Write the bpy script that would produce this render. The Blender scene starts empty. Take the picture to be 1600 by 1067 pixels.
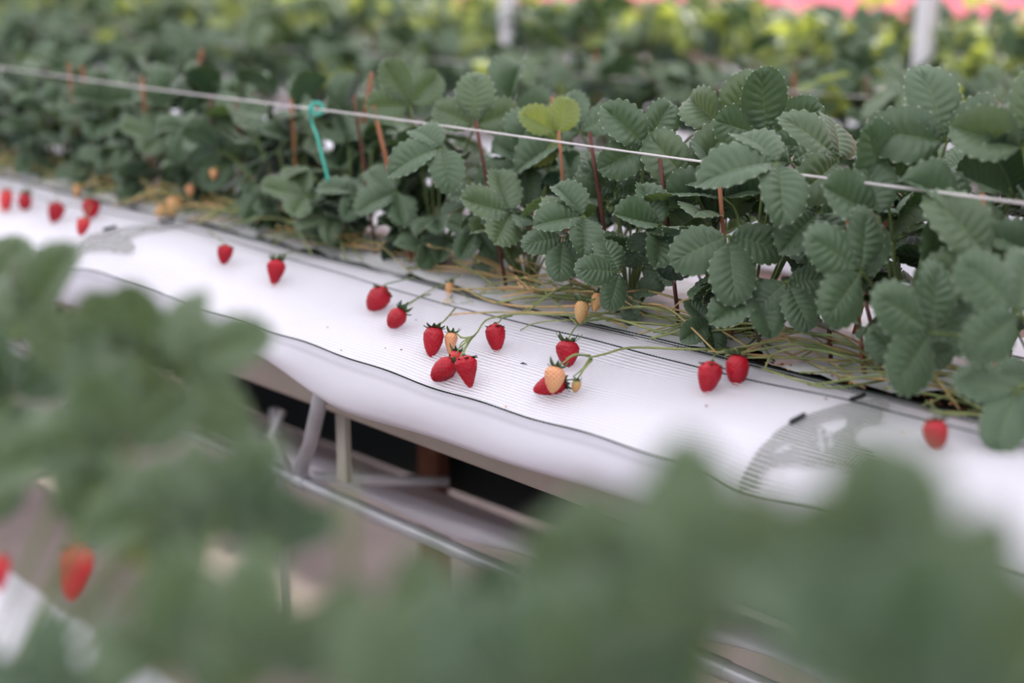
import bpy, math, random
import numpy as np
from mathutils import Vector, Matrix, noise

random.seed(7)
S = bpy.context.scene
COL = S.collection

# ------------------------------------------------------------------ camera
FPX = 2222.2
PITCH = math.atan((533.5 + 80) / FPX)
YAW = math.atan(2210 * math.cos(PITCH) / FPX)          # angle between view and the rows' far end (-X)
F = Vector((-math.cos(YAW) * math.cos(PITCH), math.sin(YAW) * math.cos(PITCH), -math.sin(PITCH)))
R = Vector((math.sin(YAW), math.cos(YAW), 0))
U = R.cross(F)
EYE = Vector((0, 0, 1.5))
cam = bpy.data.objects.new('camera', bpy.data.cameras.new('camera'))
COL.objects.link(cam)
cam.location = EYE
cam.rotation_euler = Matrix((R, U, -F)).transposed().to_euler()
cam.data.lens = 50
cam.data.sensor_width = 36
cam.data.clip_start = 0.02
cam.data.dof.use_dof = True
cam.data.dof.focus_distance = 2.04
cam.data.dof.aperture_fstop = 1.45
S.camera = cam

# ------------------------------------------------------------------ light
w = bpy.data.worlds.new('sky'); S.world = w; w.use_nodes = True
bg = w.node_tree.nodes['Background']
bg.inputs[0].default_value = (0.93, 0.955, 1.0, 1)
bg.inputs[1].default_value = 1.0
_n, _l = w.node_tree.nodes, w.node_tree.links
_tc = _n.new('ShaderNodeTexCoord'); _sp = _n.new('ShaderNodeSeparateXYZ'); _l.new(_tc.outputs['Generated'], _sp.inputs[0])
_cr = _n.new('ShaderNodeValToRGB'); _l.new(_sp.outputs[2], _cr.inputs[0]); _l.new(_cr.outputs[0], bg.inputs[0])
_cr.color_ramp.elements[0].position = 0.0; _cr.color_ramp.elements[0].color = (0.33, 0.36, 0.36, 1)
_cr.color_ramp.elements[1].position = 0.55; _cr.color_ramp.elements[1].color = (1.75, 1.80, 1.90, 1)
sun = bpy.data.objects.new('sun', bpy.data.lights.new('sun', 'SUN'))
COL.objects.link(sun)
sun.data.energy = 7.5
sun.data.angle = math.radians(1.5)
sun.data.color = (1.0, 0.93, 0.82)
SUN_EL = math.radians(50)
sun.rotation_euler = Vector((0, -math.cos(SUN_EL), -math.sin(SUN_EL))).to_track_quat('-Z', 'Y').to_euler()
S.view_settings.view_transform = 'Standard'
S.view_settings.look = 'None'
S.view_settings.exposure = -0.12
S.view_settings.gamma = 1.0
S.view_settings.use_curve_mapping = False
S.cycles.use_denoising = True
S.cycles.max_bounces = 8
S.cycles.transparent_max_bounces = 16

def ray(x, y):
    return F + R * ((x - 800) / FPX) - U * ((y - 533.5) / FPX)
def at(x, y, Y):
    d = ray(x, y)
    return EYE + d * (Y / d.y)

# ------------------------------------------------------------------ materials
def mat(name, col, rough=0.6, spec=0.4, metal=0.0, transl=0.0, tcol=None, noise_amt=0.0, noise_scale=20, bump=0.0, bump_scale=60, col2=None):
    m = bpy.data.materials.new(name); m.use_nodes = True
    nt = m.node_tree; N = nt.nodes; L = nt.links
    b = N['Principled BSDF']
    b.inputs['Base Color'].default_value = (*col, 1)
    b.inputs['Roughness'].default_value = rough
    b.inputs['Specular IOR Level'].default_value = spec
    b.inputs['Metallic'].default_value = metal
    tc = N.new('ShaderNodeTexCoord')
    if noise_amt or col2:
        nz = N.new('ShaderNodeTexNoise'); nz.inputs['Scale'].default_value = noise_scale; nz.inputs['Detail'].default_value = 6
        L.new(tc.outputs['Object'], nz.inputs['Vector'])
        mr = N.new('ShaderNodeMapRange'); mr.inputs[1].default_value = 0.35; mr.inputs[2].default_value = 0.65
        L.new(nz.outputs['Fac'], mr.inputs[0])
        mx = N.new('ShaderNodeMix'); mx.data_type = 'RGBA'
        c2 = col2 if col2 else tuple(c * (1 - noise_amt) for c in col)
        mx.inputs[6].default_value = (*col, 1); mx.inputs[7].default_value = (*c2, 1)
        L.new(mr.outputs[0], mx.inputs[0]); L.new(mx.outputs[2], b.inputs['Base Color'])
    if bump:
        nb = N.new('ShaderNodeTexNoise'); nb.inputs['Scale'].default_value = bump_scale; nb.inputs['Detail'].default_value = 4
        L.new(tc.outputs['Object'], nb.inputs['Vector'])
        bp = N.new('ShaderNodeBump'); bp.inputs['Strength'].default_value = bump; bp.inputs['Distance'].default_value = 0.01
        L.new(nb.outputs['Fac'], bp.inputs['Height']); L.new(bp.outputs[0], b.inputs['Normal'])
    if transl:
        t = N.new('ShaderNodeBsdfTranslucent'); t.inputs[0].default_value = (*(tcol or col), 1)
        ms = N.new('ShaderNodeMixShader'); ms.inputs[0].default_value = transl
        L.new(b.outputs[0], ms.inputs[1]); L.new(t.outputs[0], ms.inputs[2])
        L.new(ms.outputs[0], N['Material Output'].inputs[0])
    return m

def leaf_material(name, dark, light, under, vein, tcol, trans=0.22):
    m = bpy.data.materials.new(name); m.use_nodes = True
    nt = m.node_tree; N = nt.nodes; L = nt.links
    b = N['Principled BSDF']
    def mix(f, a, c):
        x = N.new('ShaderNodeMix'); x.data_type = 'RGBA'
        for i, v in ((0, f), (6, a), (7, c)):
            if hasattr(v, 'is_linked'): L.new(v, x.inputs[i])
            else: x.inputs[i].default_value = v if i == 0 else (*v, 1)
        return x.outputs[2]
    def mth(op, a, c, clamp=False):
        x = N.new('ShaderNodeMath'); x.operation = op; x.use_clamp = clamp
        for i, v in ((0, a), (1, c)):
            if hasattr(v, 'is_linked'): L.new(v, x.inputs[i])
            else: x.inputs[i].default_value = v
        return x.outputs[0]
    oi = N.new('ShaderNodeObjectInfo'); tc = N.new('ShaderNodeTexCoord')
    geo = N.new('ShaderNodeNewGeometry')
    sep = N.new('ShaderNodeSeparateXYZ'); L.new(tc.outputs['UV'], sep.inputs[0])
    nz = N.new('ShaderNodeTexNoise'); nz.inputs['Scale'].default_value = 35; L.new(tc.outputs['Object'], nz.inputs['Vector'])
    base = mix(oi.outputs['Random'], dark, light)
    base = mix(mth('MULTIPLY', nz.outputs['Fac'], 0.5), base, light)
    base = mix(geo.outputs['Backfacing'], base, under)
    # lateral veins: uv.y counts the veins, uv.x runs from midrib (0) to margin (1)
    fr = mth('FRACT', sep.outputs[1], 0.0)
    dv = mth('ABSOLUTE', mth('SUBTRACT', fr, 0.5), 0.0)          # .5 on the vein, 0 between
    vn = mth('MULTIPLY', mth('SUBTRACT', dv, 0.43, True), 9.0, True)
    mid = mth('MULTIPLY', mth('SUBTRACT', 0.045, sep.outputs[0], True), 20.0, True)
    v = mth('MAXIMUM', mth('MULTIPLY', vn, 0.55), mid)
    base = mix(v, base, vein)
    edge = mth('MULTIPLY', mth('MULTIPLY', mth('SUBTRACT', sep.outputs[0], 0.955, True), 20.0, True), mth('MULTIPLY', mth('SUBTRACT', dv, 0.25, True), 3.6, True))
    base = mix(edge, base, (0.62, 0.66, 0.55))
    L.new(base, b.inputs['Base Color'])
    b.inputs['Roughness'].default_value = 0.42
    b.inputs['Specular IOR Level'].default_value = 0.5
    b.inputs['Sheen Weight'].default_value = 0.12
    wv = N.new('ShaderNodeTexNoise'); wv.inputs['Scale'].default_value = 260; L.new(tc.outputs['Object'], wv.inputs['Vector'])
    bp = N.new('ShaderNodeBump'); bp.inputs['Strength'].default_value = 0.25; bp.inputs['Distance'].default_value = 0.002
    L.new(wv.outputs['Fac'], bp.inputs['Height']); L.new(bp.outputs[0], b.inputs['Normal'])
    t = N.new('ShaderNodeBsdfTranslucent'); t.inputs[0].default_value = (*tcol, 1)
    ms = N.new('ShaderNodeMixShader'); ms.inputs[0].default_value = trans
    L.new(b.outputs[0], ms.inputs[1]); L.new(t.outputs[0], ms.inputs[2]); L.new(ms.outputs[0], N['Material Output'].inputs[0])
    return m

M = {}
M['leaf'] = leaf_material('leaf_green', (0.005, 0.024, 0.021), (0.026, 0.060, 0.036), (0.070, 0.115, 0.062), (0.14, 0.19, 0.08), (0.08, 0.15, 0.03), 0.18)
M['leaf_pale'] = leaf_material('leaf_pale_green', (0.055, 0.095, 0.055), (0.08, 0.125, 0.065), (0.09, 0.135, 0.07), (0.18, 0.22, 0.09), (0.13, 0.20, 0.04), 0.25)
M['lime_and_sunlit'] = leaf_material('leaf_lime_and_sunlit', (0.13, 0.19, 0.04), (0.20, 0.26, 0.06), (0.20, 0.26, 0.08), (0.28, 0.34, 0.14), (0.42, 0.48, 0.08), 0.5)  # lime leaves; in the beds behind, sunlight put into the colour
M['petiole'] = mat('petiole', (0.17, 0.23, 0.075), 0.5, 0.3, transl=0.15, noise_amt=0.35, noise_scale=30)
M['stem_green'] = mat('stem_green', (0.30, 0.31, 0.12), 0.5, 0.3, noise_scale=18, col2=(0.16, 0.21, 0.08))
M['stem_tan'] = mat('stem_tan', (0.58, 0.35, 0.17), 0.6, 0.3, noise_scale=18, col2=(0.24, 0.24, 0.09))
M['crown'] = mat('crown_brown', (0.14, 0.035, 0.02), 0.8, 0.2, noise_scale=60, col2=(0.05, 0.02, 0.015))
M['red'] = mat('berry_red', (0.47, 0.004, 0.020), 0.42, 0.35, noise_scale=25, col2=(0.34, 0.002, 0.014))
M['pinkred'] = mat('berry_pink_red', (0.72, 0.06, 0.05), 0.4, 0.5, noise_scale=30, col2=(0.55, 0.01, 0.03))
M['cream'] = mat('berry_cream', (0.68, 0.42, 0.17), 0.45, 0.4, noise_scale=14, col2=(0.75, 0.33, 0.18))
M['peach'] = mat('berry_peach', (0.62, 0.27, 0.12), 0.5, 0.4, noise_scale=14, col2=(0.55, 0.33, 0.14))
M['greenberry'] = mat('berry_green', (0.40, 0.38, 0.14), 0.5, 0.4, noise_scale=20, col2=(0.55, 0.30, 0.12))
M['seed'] = mat('seed_dark', (0.07, 0.004, 0.004), 0.4, 0.5)
M['seed_brown'] = mat('seed_brown', (0.20, 0.06, 0.02), 0.5, 0.4)
M['calyx'] = mat('calyx', (0.10, 0.17, 0.06), 0.6, 0.3, transl=0.15, noise_scale=60, col2=(0.03, 0.06, 0.04))
M['film'] = mat('white_film', (0.72, 0.68, 0.76), 0.38, 0.4, transl=0.12, tcol=(0.8, 0.76, 0.82), noise_scale=1.2, col2=(0.69, 0.66, 0.76), bump=0.12, bump_scale=7)
M['mulch'] = mat('silver_mulch_film', (0.72, 0.70, 0.73), 0.35, 0.5, noise_scale=14, col2=(0.52, 0.51, 0.52), bump=1.0, bump_scale=16)
M['trough'] = mat('trough_side_shaded', (0.42, 0.36, 0.32), 0.6, 0.3, noise_amt=0.15, noise_scale=5)  # tan holds the shade and ground bounce on a white body
M['soil'] = mat('soil', (0.022, 0.016, 0.012), 0.95, 0.1, noise_scale=120, col2=(0.07, 0.045, 0.03), bump=1, bump_scale=200)
M['black'] = mat('black_plastic_and_shade', (0.008, 0.013, 0.014), 0.55, 0.3)
M['thread'] = mat('black_thread', (0.012, 0.022, 0.02), 0.7, 0.2)
M['string'] = mat('white_twine', (0.82, 0.74, 0.76), 0.7, 0.2, bump=0.6, bump_scale=900)
M['cane_dark'] = mat('cane_dark_brown', (0.060, 0.018, 0.015), 0.55, 0.4, noise_scale=25, col2=(0.14, 0.035, 0.022))
M['cane_tan'] = mat('cane_tan', (0.33, 0.13, 0.07), 0.6, 0.3, noise_scale=25, col2=(0.28, 0.10, 0.05))
M['teal'] = mat('teal_plastic', (0.035, 0.42, 0.33), 0.35, 0.5)
M['steel'] = mat('galvanised_steel', (0.50, 0.49, 0.53), 0.35, 0.6, metal=0.35, noise_amt=0.2, noise_scale=12)
M['pale_metal'] = mat('painted_post', (0.44, 0.41, 0.36), 0.5, 0.4, noise_amt=0.1)
M['white_post'] = mat('white_post', (0.60, 0.58, 0.62), 0.5, 0.3)
M['wood'] = mat('brown_stake', (0.25, 0.10, 0.065), 0.8, 0.2, noise_amt=0.4, noise_scale=10)
M['floor'] = mat('ground_cover', (0.42, 0.34, 0.33), 0.85, 0.2, noise_scale=3, col2=(0.33, 0.27, 0.26), bump=0.4, bump_scale=40)
M['pink'] = mat('pink_sheet', (0.92, 0.27, 0.38), 0.7, 0.2, transl=0.45, tcol=(0.95, 0.28, 0.36))
M['sun_screen'] = mat('added_screen_cloth', (0.72, 0.73, 0.75), 0.9, 0.0, transl=0.86, tcol=(0.88, 0.90, 0.93))  # for the added cloth overhead that diffuses the sun
M['dew'] = mat('tooth_tip_dew', (0.55, 0.60, 0.50), 0.25, 0.6)
M['petal'] = mat('withered_petal', (0.75, 0.40, 0.18), 0.8, 0.1)
M['debris'] = mat('brown_debris', (0.18, 0.07, 0.03), 0.9, 0.1)
M['bract'] = mat('plate_dark_grey', (0.045, 0.045, 0.045), 0.6, 0.2)

def net_material():
    m = bpy.data.materials.new('woven_shade_net'); m.use_nodes = True
    nt = m.node_tree; N = nt.nodes; L = nt.links
    b = N['Principled BSDF']
    b.inputs['Base Color'].default_value = (0.88, 0.85, 0.88, 1); b.inputs['Roughness'].default_value = 0.5
    tc = N.new('ShaderNodeTexCoord'); sp = N.new('ShaderNodeSeparateXYZ'); L.new(tc.outputs['UV'], sp.inputs[0])
    def stripe(sock, freq, frac):
        a = N.new('ShaderNodeMath'); a.operation = 'MULTIPLY'; L.new(sock, a.inputs[0]); a.inputs[1].default_value = freq
        f = N.new('ShaderNodeMath'); f.operation = 'FRACT'; L.new(a.outputs[0], f.inputs[0])
        g = N.new('ShaderNodeMath'); g.operation = 'LESS_THAN'; L.new(f.outputs[0], g.inputs[0]); g.inputs[1].default_value = frac
        return g.outputs[0]
    s1 = stripe(sp.outputs[1], 1 / 0.0074, 0.34)        # weft bands along the row
    s2 = stripe(sp.outputs[0], 1 / 0.0046, 0.13)        # fine cross threads
    mx = N.new('ShaderNodeMath'); mx.operation = 'MAXIMUM'; L.new(s1, mx.inputs[0]); L.new(s2, mx.inputs[1])
    tr = N.new('ShaderNodeBsdfTransparent')
    tl = N.new('ShaderNodeBsdfTranslucent'); tl.inputs[0].default_value = (0.84, 0.8, 0.84, 1)
    m0 = N.new('ShaderNodeMixShader'); m0.inputs[0].default_value = 0.3; L.new(b.outputs[0], m0.inputs[1]); L.new(tl.outputs[0], m0.inputs[2])
    ms = N.new('ShaderNodeMixShader'); L.new(mx.outputs[0], ms.inputs[0]); L.new(tr.outputs[0], ms.inputs[1]); L.new(m0.outputs[0], ms.inputs[2])
    L.new(ms.outputs[0], N['Material Output'].inputs[0])
    return m
M['net'] = net_material()

# ------------------------------------------------------------------ object helpers
def tag(o, label=None, cat=None, group=None, kind=None):
    if label: o['label'] = label
    if cat: o['category'] = cat
    if group: o['group'] = group
    if kind: o['kind'] = kind
    return o

def empty(name, loc, label, cat, group=None):
    o = bpy.data.objects.new(name, None); COL.objects.link(o); o.location = loc
    o.empty_display_size = 0.02
    return tag(o, label, cat, group)

class MB:
    """collects shapes into one mesh"""
    def __init__(s): s.v = []; s.f = []; s.uv = None; s.mi = []
    def add(s, vs, fs, mi=0):
        n = len(s.v); s.v += [tuple(v) for v in vs]; s.f += [tuple(i + n for i in f) for f in fs]; s.mi += [mi] * len(fs); return s
    def tube(s, pts, r, n=8, mi=0, cap=True, flat=1.0):
        pts = [Vector(p) for p in pts]; rs = r if isinstance(r, (list, tuple)) else [r] * len(pts)
        vs = []; fs = []
        t = (pts[1] - pts[0]).normalized()
        a = t.orthogonal().normalized()
        for i, p in enumerate(pts):
            t = (pts[min(i + 1, len(pts) - 1)] - pts[max(i - 1, 0)]).normalized()
            a = (a - t * a.dot(t)).normalized(); b = t.cross(a)
            for k in range(n):
                q = 2 * math.pi * k / n
                vs.append(p + (a * math.cos(q) + b * math.sin(q) * flat) * rs[i])
        for i in range(len(pts) - 1):
            for k in range(n):
                fs.append((i * n + k, i * n + (k + 1) % n, (i + 1) * n + (k + 1) % n, (i + 1) * n + k))
        if cap:
            fs.append(tuple(range(n - 1, -1, -1))); fs.append(tuple((len(pts) - 1) * n + k for k in range(n)))
        return s.add(vs, fs, mi)
    def box(s, lo, hi, mi=0, bev=0.0):
        x0, y0, z0 = lo; x1, y1, z1 = hi; e = bev
        if e <= 0:
            vs = [(x, y, z) for x in (x0, x1) for y in (y0, y1) for z in (z0, z1)]
            fs = [(0, 1, 3, 2), (4, 6, 7, 5), (0, 4, 5, 1), (2, 3, 7, 6), (0, 2, 6, 4), (1, 5, 7, 3)]
            return s.add(vs, fs, mi)
        # chamfered vertical edges
        pr = [(x0 + e, y0), (x1 - e, y0), (x1, y0 + e), (x1, y1 - e), (x1 - e, y1), (x0 + e, y1), (x0, y1 - e), (x0, y0 + e)]
        vs = [(x, y, z0) for x, y in pr] + [(x, y, z1) for x, y in pr]
        fs = [tuple(range(7, -1, -1)), tuple(range(8, 16))] + [(i, (i + 1) % 8, 8 + (i + 1) % 8, 8 + i) for i in range(8)]
        return s.add(vs, fs, mi)
    def grid(s, rows, mi=0):
        n = len(rows[0]); vs = [p for r in rows for p in r]
        fs = [(i * n + j, i * n + j + 1, (i + 1) * n + j + 1, (i + 1) * n + j) for i in range(len(rows) - 1) for j in range(n - 1)]
        return s.add(vs, fs, mi)
    def mesh(s, name, mats, smooth=True, uv=None):
        me = bpy.data.meshes.new(name); me.from_pydata([tuple(v) for v in s.v], [], s.f)
        for m in mats: me.materials.append(m)
        if any(s.mi): me.polygons.foreach_set('material_index', s.mi)
        if smooth: me.polygons.foreach_set('use_smooth', [True] * len(me.polygons))
        if uv is not None:
            ul = me.uv_layers.new(name='UVMap'); li = np.empty(len(me.loops), dtype=np.int32); me.loops.foreach_get('vertex_index', li)
            ul.data.foreach_set('uv', np.asarray(uv, dtype=np.float32)[li].ravel())
        me.update(); return me
    def build(s, name, mats, parent=None, smooth=True, uv=None):
        if not isinstance(mats, (list, tuple)): mats = [mats]
        return link(name, s.mesh(name, mats, smooth, uv), parent)

def link(name, me, parent=None, loc=None, mw=None):
    o = bpy.data.objects.new(name, me); COL.objects.link(o)
    if parent is not None: o.parent = parent
    if loc is not None: o.location = loc
    if mw is not None: o.matrix_basis = mw
    return o

def smooth_path(pts, n=6):
    """Catmull-Rom through the points"""
    P = [Vector(p) for p in pts]
    if len(P) < 3: return [P[0].lerp(P[1], i / n) for i in range(n + 1)]
    P = [P[0] * 2 - P[1]] + P + [P[-1] * 2 - P[-2]]; out = []
    for i in range(1, len(P) - 2):
        a, b, c, d = P[i - 1:i + 3]
        for k in range(n):
            t = k / n
            out.append(0.5 * ((2 * b) + (c - a) * t + (2 * a - 5 * b + 4 * c - d) * t * t + (3 * b - a - 3 * c + d) * t ** 3))
    out.append(P[-2]); return out

# ------------------------------------------------------------------ setting
mb = MB(); mb.grid([[(x, y, 0) for x in (-16, 4)] for y in (-3, 9)])
tag(mb.build('floor', M['floor'], smooth=False), kind='structure')
rows = [[(-20 + i * 0.1, 7.6 + 0.05 * math.sin(i * 1.3) + 0.03 * math.sin(i * 0.41), z) for i in range(240)] for z in (0, 1.2, 3.0)]
mb = MB().grid(rows); tag(mb.build('wall_back', M['pink']), kind='structure')
CZ = 3.0
mb = MB()
def slab(x0, x1, y0, y1): mb.box((x0, y0, CZ), (x1, y1, CZ + 0.004))
SLX0, SLX1, SLY0, SLY1 = -4.2, -1.9, 3.80, 4.35  # opening shaped to drop sun patches below
slab(-14, 4, -3, SLY0); slab(-14, SLX0, SLY0, SLY1); slab(SLX1, 4, SLY0, SLY1); slab(-14, 4, SLY1, 5.15)
tag(mb.build('added_sun_screen', M['sun_screen'], smooth=False), kind='structure')  # unseen screen added to soften the sun; its edge and slot shape sun patches

def zr(z): return 1.5 + z                    # heights are written relative to the eye
# ------------------------------------------------------------------ main bed
CLIPS = [-0.914, -2.55, -4.19]
PC = [(1.53, -.549), (1.455, -.541), (1.413, -.538), (1.328, -.541), (1.291, -.549), (1.262, -.569), (1.235, -.587)]
PM = [(1.53, -.551), (1.475, -.560), (1.425, -.5685), (1.36, -.5745), (1.315, -.582), (1.28, -.590), (1.25, -.602)]
PS = [0.0, 0.22, 0.34, 0.60, 0.73, 0.86, 1.0]
NET_LEN = 0.335
def catm(P, s):
    for i in range(len(PS) - 1):
        if s <= PS[i + 1] or i == len(PS) - 2:
            t = (s - PS[i]) / (PS[i + 1] - PS[i])
            a = P[max(i - 1, 0)]; b = P[i]; c = P[i + 1]; d = P[min(i + 2, len(P) - 1)]
            return tuple(0.5 * (2 * b[k] + (c[k] - a[k]) * t + (2 * a[k] - 5 * b[k] + 4 * c[k] - d[k]) * t * t + (3 * b[k] - a[k] - 3 * c[k] + d[k]) * t ** 3) for k in (0, 1))
def clip_w(X):
    w_ = 0
    for c in CLIPS:
        d = c - X
        e = d if d > 0 else max(0, -d - 0.27)
        w_ = max(w_, math.exp(-(e / 0.20) ** 1.3))
    return w_
def netp(X, s, lift=0.0):
    k = clip_w(X)
    a = catm(PC, s); b = catm(PM, s)
    y = a[0] * k + b[0] * (1 - k); z = a[1] * k + b[1] * (1 - k)
    notch = 0.0
    for c in CLIPS[:2]:
        d = X - c; notch += math.exp(-(d / (0.045 if d < 0 else 0.07)) ** 2)
    if s > 0.7: z -= 0.010 * notch * (s - 0.7) / 0.3; y -= 0.004 * notch * (s - .7) / .3
    z += 0.0022 * math.sin(X * 9 + s * 5) * (1 - k) + 0.0015 * math.sin(X * 31) * s
    return Vector((X, y, zr(z) + lift))
def on_net(px, py, lift=0.0):
    """where the view line through a point meets the net"""
    d = ray(px, py); k = -d.z / d.y; lo, hi = 0.0, 1.0
    for _ in range(30):
        s = (lo + hi) / 2; Y = netp(-1, s).y
        X = d.x / d.y * Y
        p = netp(X, s, lift)
        kk = (1.5 - p.z) / p.y
        if kk < k: lo = s
        else: hi = s
    s = (lo + hi) / 2; p = netp(d.x / d.y * netp(-1, s).y, s, lift)
    X = d.x / d.y * p.y
    return netp(X, s, lift)

X0, X1 = -6.4, 0.35
xs = [X0 + i * 0.025 for i in range(int((X1 - X0) / 0.025) + 1)]
ss = [i / 26 for i in range(27)]
def sheet_uv(n_rows): return None
mb = MB(); mb.grid([[netp(x, s, 0.004) for x in xs] for s in ss])
uv = [(x + 10, s * NET_LEN) for s in ss for x in xs]
net = mb.build('shade_net', M['net'], uv=uv)
tag(net, 'white woven net strip with black edging threads laid along the bed edge', 'net')
def net_thread(s, amp, r, name='border_thread', beads=True, xa=X0, xb=X1):
    m_ = MB(); pts = []; rs = []
    n = int((xb - xa) / 0.003)
    for i in range(n):
        x = xa + i * 0.003
        pts.append(netp(x, s, 0.0052) + Vector((0, 0, 0)))
        rs.append(r * (0.45 + 0.55 * abs(math.sin(math.pi * x / 0.0062))) if beads else r)
    m_.tube(pts, rs, 6); return m_.build(name, M['thread'], net)
net_thread(0.22, 0, 0.0013); net_thread(0.995, 0, 0.0015); net_thread(0.02, 0, 0.0014); net_thread(0.055, 0, 0.0009)

# white film under the net, hanging over the front of the trough
def film_hem(X):
    t = min(1, max(0, (-X - 0.6) / 1.1)); z = -0.645 - 0.046 * t
    b = -X - 1.95
    z += 0.052 * math.exp(-((b) / 0.16) ** 2) if b < 0 else 0.052 * math.exp(-(b / 0.5) ** 2)
    return z
rows = []
for s in [i / 14 for i in range(15)]:
    rows.append([netp(x, s, -0.004) + Vector((0, 0.003 * s, 0)) for x in xs])
for j in range(1, 13):
    t = j / 12
    r_ = []
    for x in xs:
        a = netp(x, 1.0, -0.004); zt = zr(film_hem(x)); wr = math.sin(x * 5 + math.sin(x * 2.3) * 2) * 0.006 + 0.004 * math.sin(x * 17 + 2 * t)
        y = a.y + 0.006 + (-0.012 * math.sin(t * math.pi * 0.9)) + wr * t + 0.012 * max(0, t - 0.85) / 0.15
        r_.append(Vector((x, y, a.z * (1 - t) + zt * t)))
    rows.append(r_)
mb = MB(); mb.grid(rows); film = mb.build('plastic_film', M['film'])
tag(film, 'white plastic film draped over the front of the main trough under the net', 'film')

# trough: long moulded body carrying the soil
def trough(name, Yc, hw, zt, xa, xb, label, sgn=(1, -1)):
    t = empty(name, (0, Yc, zr(zt)), label, 'planting trough')
    n = int((xb - xa) / 0.25)
    X = [xa + (xb - xa) * i / n for i in range(n + 1)]
    prof = [(-hw + .20, -.03), (-hw + .07, -.05), (-hw + .035, -.10), (-hw + .03, -.19), (-hw + .06, -.21), (hw - .06, -.21), (hw - .03, -.19), (hw - .035, -.10), (hw - .07, -.05), (hw - .20, -.03)]
    MB().grid([[(x, y, z) for x in X] for y, z in prof]).build('trough_body', M['trough'], t)
    return t
YC = 1.69
tr = trough('planting_trough', YC, 0.375, -0.552, X0, X1, 'pale raised trough of the main bed, shade-tinted tan underside showing below the film')
rows = [[(x, y, (0.0 if 0.0 < abs(y + 0.0) < 0.16 else 0) - .012 + 0.006 * noise.noise(Vector((x * 9, y * 30, 0)))) for x in [X0 + i * 0.04 for i in range(int((X1 - X0) / .04))]] for y in [-.155 + .31 * j / 20 for j in range(21)]]
MB().grid(rows).build('soil_bed', M['soil'], tr)
# silvery film on the bed top, leaving a dark slit along the front
rng = random.Random(3)
rows = []
xm = [X0 + i * 0.02 for i in range(int((X1 - X0) / .02))]
for j in range(15):
    t = j / 14
    r_ = []
    for x in xm:
        yf = 1.545 + 0.012 * noise.noise(Vector((x * 4, 3, 0))) + .065 * sum(math.exp(-((x - q) / .04) ** 2) for q in (-.53, -.80, -.86, -1.16))
        y = yf + (1.86 - yf) * t
        z = -.550 + 0.018 * math.sin(math.pi * min(1, t * 1.3)) + 0.012 * noise.noise(Vector((x * 11, y * 14, 1))) + 0.005 * noise.noise(Vector((x * 38, y * 30, 5)))
        r_.append(Vector((x, y, zr(z))))
    rows.append(r_)
tag(MB().grid(rows).build('mulch_film', M['mulch']), 'wrinkled silvery mulch film on top of the main bed around plant bases', 'film')
# plain film on the rear shoulder
rows = []
for j in range(12):
    t = j / 11
    rows.append([(x, 1.84 + .28 * t, zr(-.553 - .10 * t ** 3 + .003 * math.sin(x * 6 + t * 3))) for x in xs[::4]])
rows.append([(x, 2.125, zr(-.74 + .01 * math.sin(x * 3))) for x in xs[::4]])
tag(MB().grid(rows).build('plastic_film', M['film']), 'white plastic film over the rear shoulder of the main bed, behind the plants', 'film')

# ---- net brackets (plate with cut-outs under the net, wire arch, tabs)
def poly_in(p, poly):
    c = False; n = len(poly)
    for i in range(n):
        x1, y1 = poly[i]; x2, y2 = poly[(i + 1) % n]
        if (y1 > p[1]) != (y2 > p[1]) and p[0] < (x2 - x1) * (p[1] - y1) / (y2 - y1) + x1: c = not c
    return c
def net_xs(px, py):
    d = ray(px, py); k = -d.z / d.y; lo, hi = 0.0, 1.0
    for _ in range(30):
        s = (lo + hi) / 2; X = d.x / d.y * netp(-0.9, s).y; p = netp(X, s)
        if (1.5 - p.z) / p.y < k: lo = s
        else: hi = s
    return (X + 0.914, s)
out_px = [(1155, 757), (1165, 735), (1182, 708), (1203, 688), (1228, 666), (1262, 650), (1300, 638), (1325, 632), (1350, 628), (1384, 624), (1390, 634), (1380, 640), (1377, 658), (1348, 662), (1338, 672), (1334, 686),
          (1342, 696), (1360, 702), (1368, 712), (1392, 722), (1410, 732), (1413, 742), (1404, 752), (1385, 748), (1360, 738), (1345, 741), (1325, 732), (1308, 727), (1250, 726), (1200, 728), (1188, 742), (1185, 762), (1160, 762)]
holes_px = [[(1270, 663), (1322, 648), (1322, 668), (1303, 678), (1268, 664)], [(1204, 715), (1226, 689), (1247, 697), (1228, 706)],
            # emblem: two bars crossing two uprights
            [(1277, 671), (1283, 670), (1289, 706), (1283, 707)], [(1290, 673), (1296, 672), (1300, 701), (1294, 702)],
            [(1264, 684), (1303, 677), (1303, 681), (1265, 688)], [(1267, 696), (1305, 690), (1305, 694), (1268, 700)]]
OUT = [net_xs(*p) for p in out_px]; HOL = [[net_xs(*p) for p in h] for h in holes_px]
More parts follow.
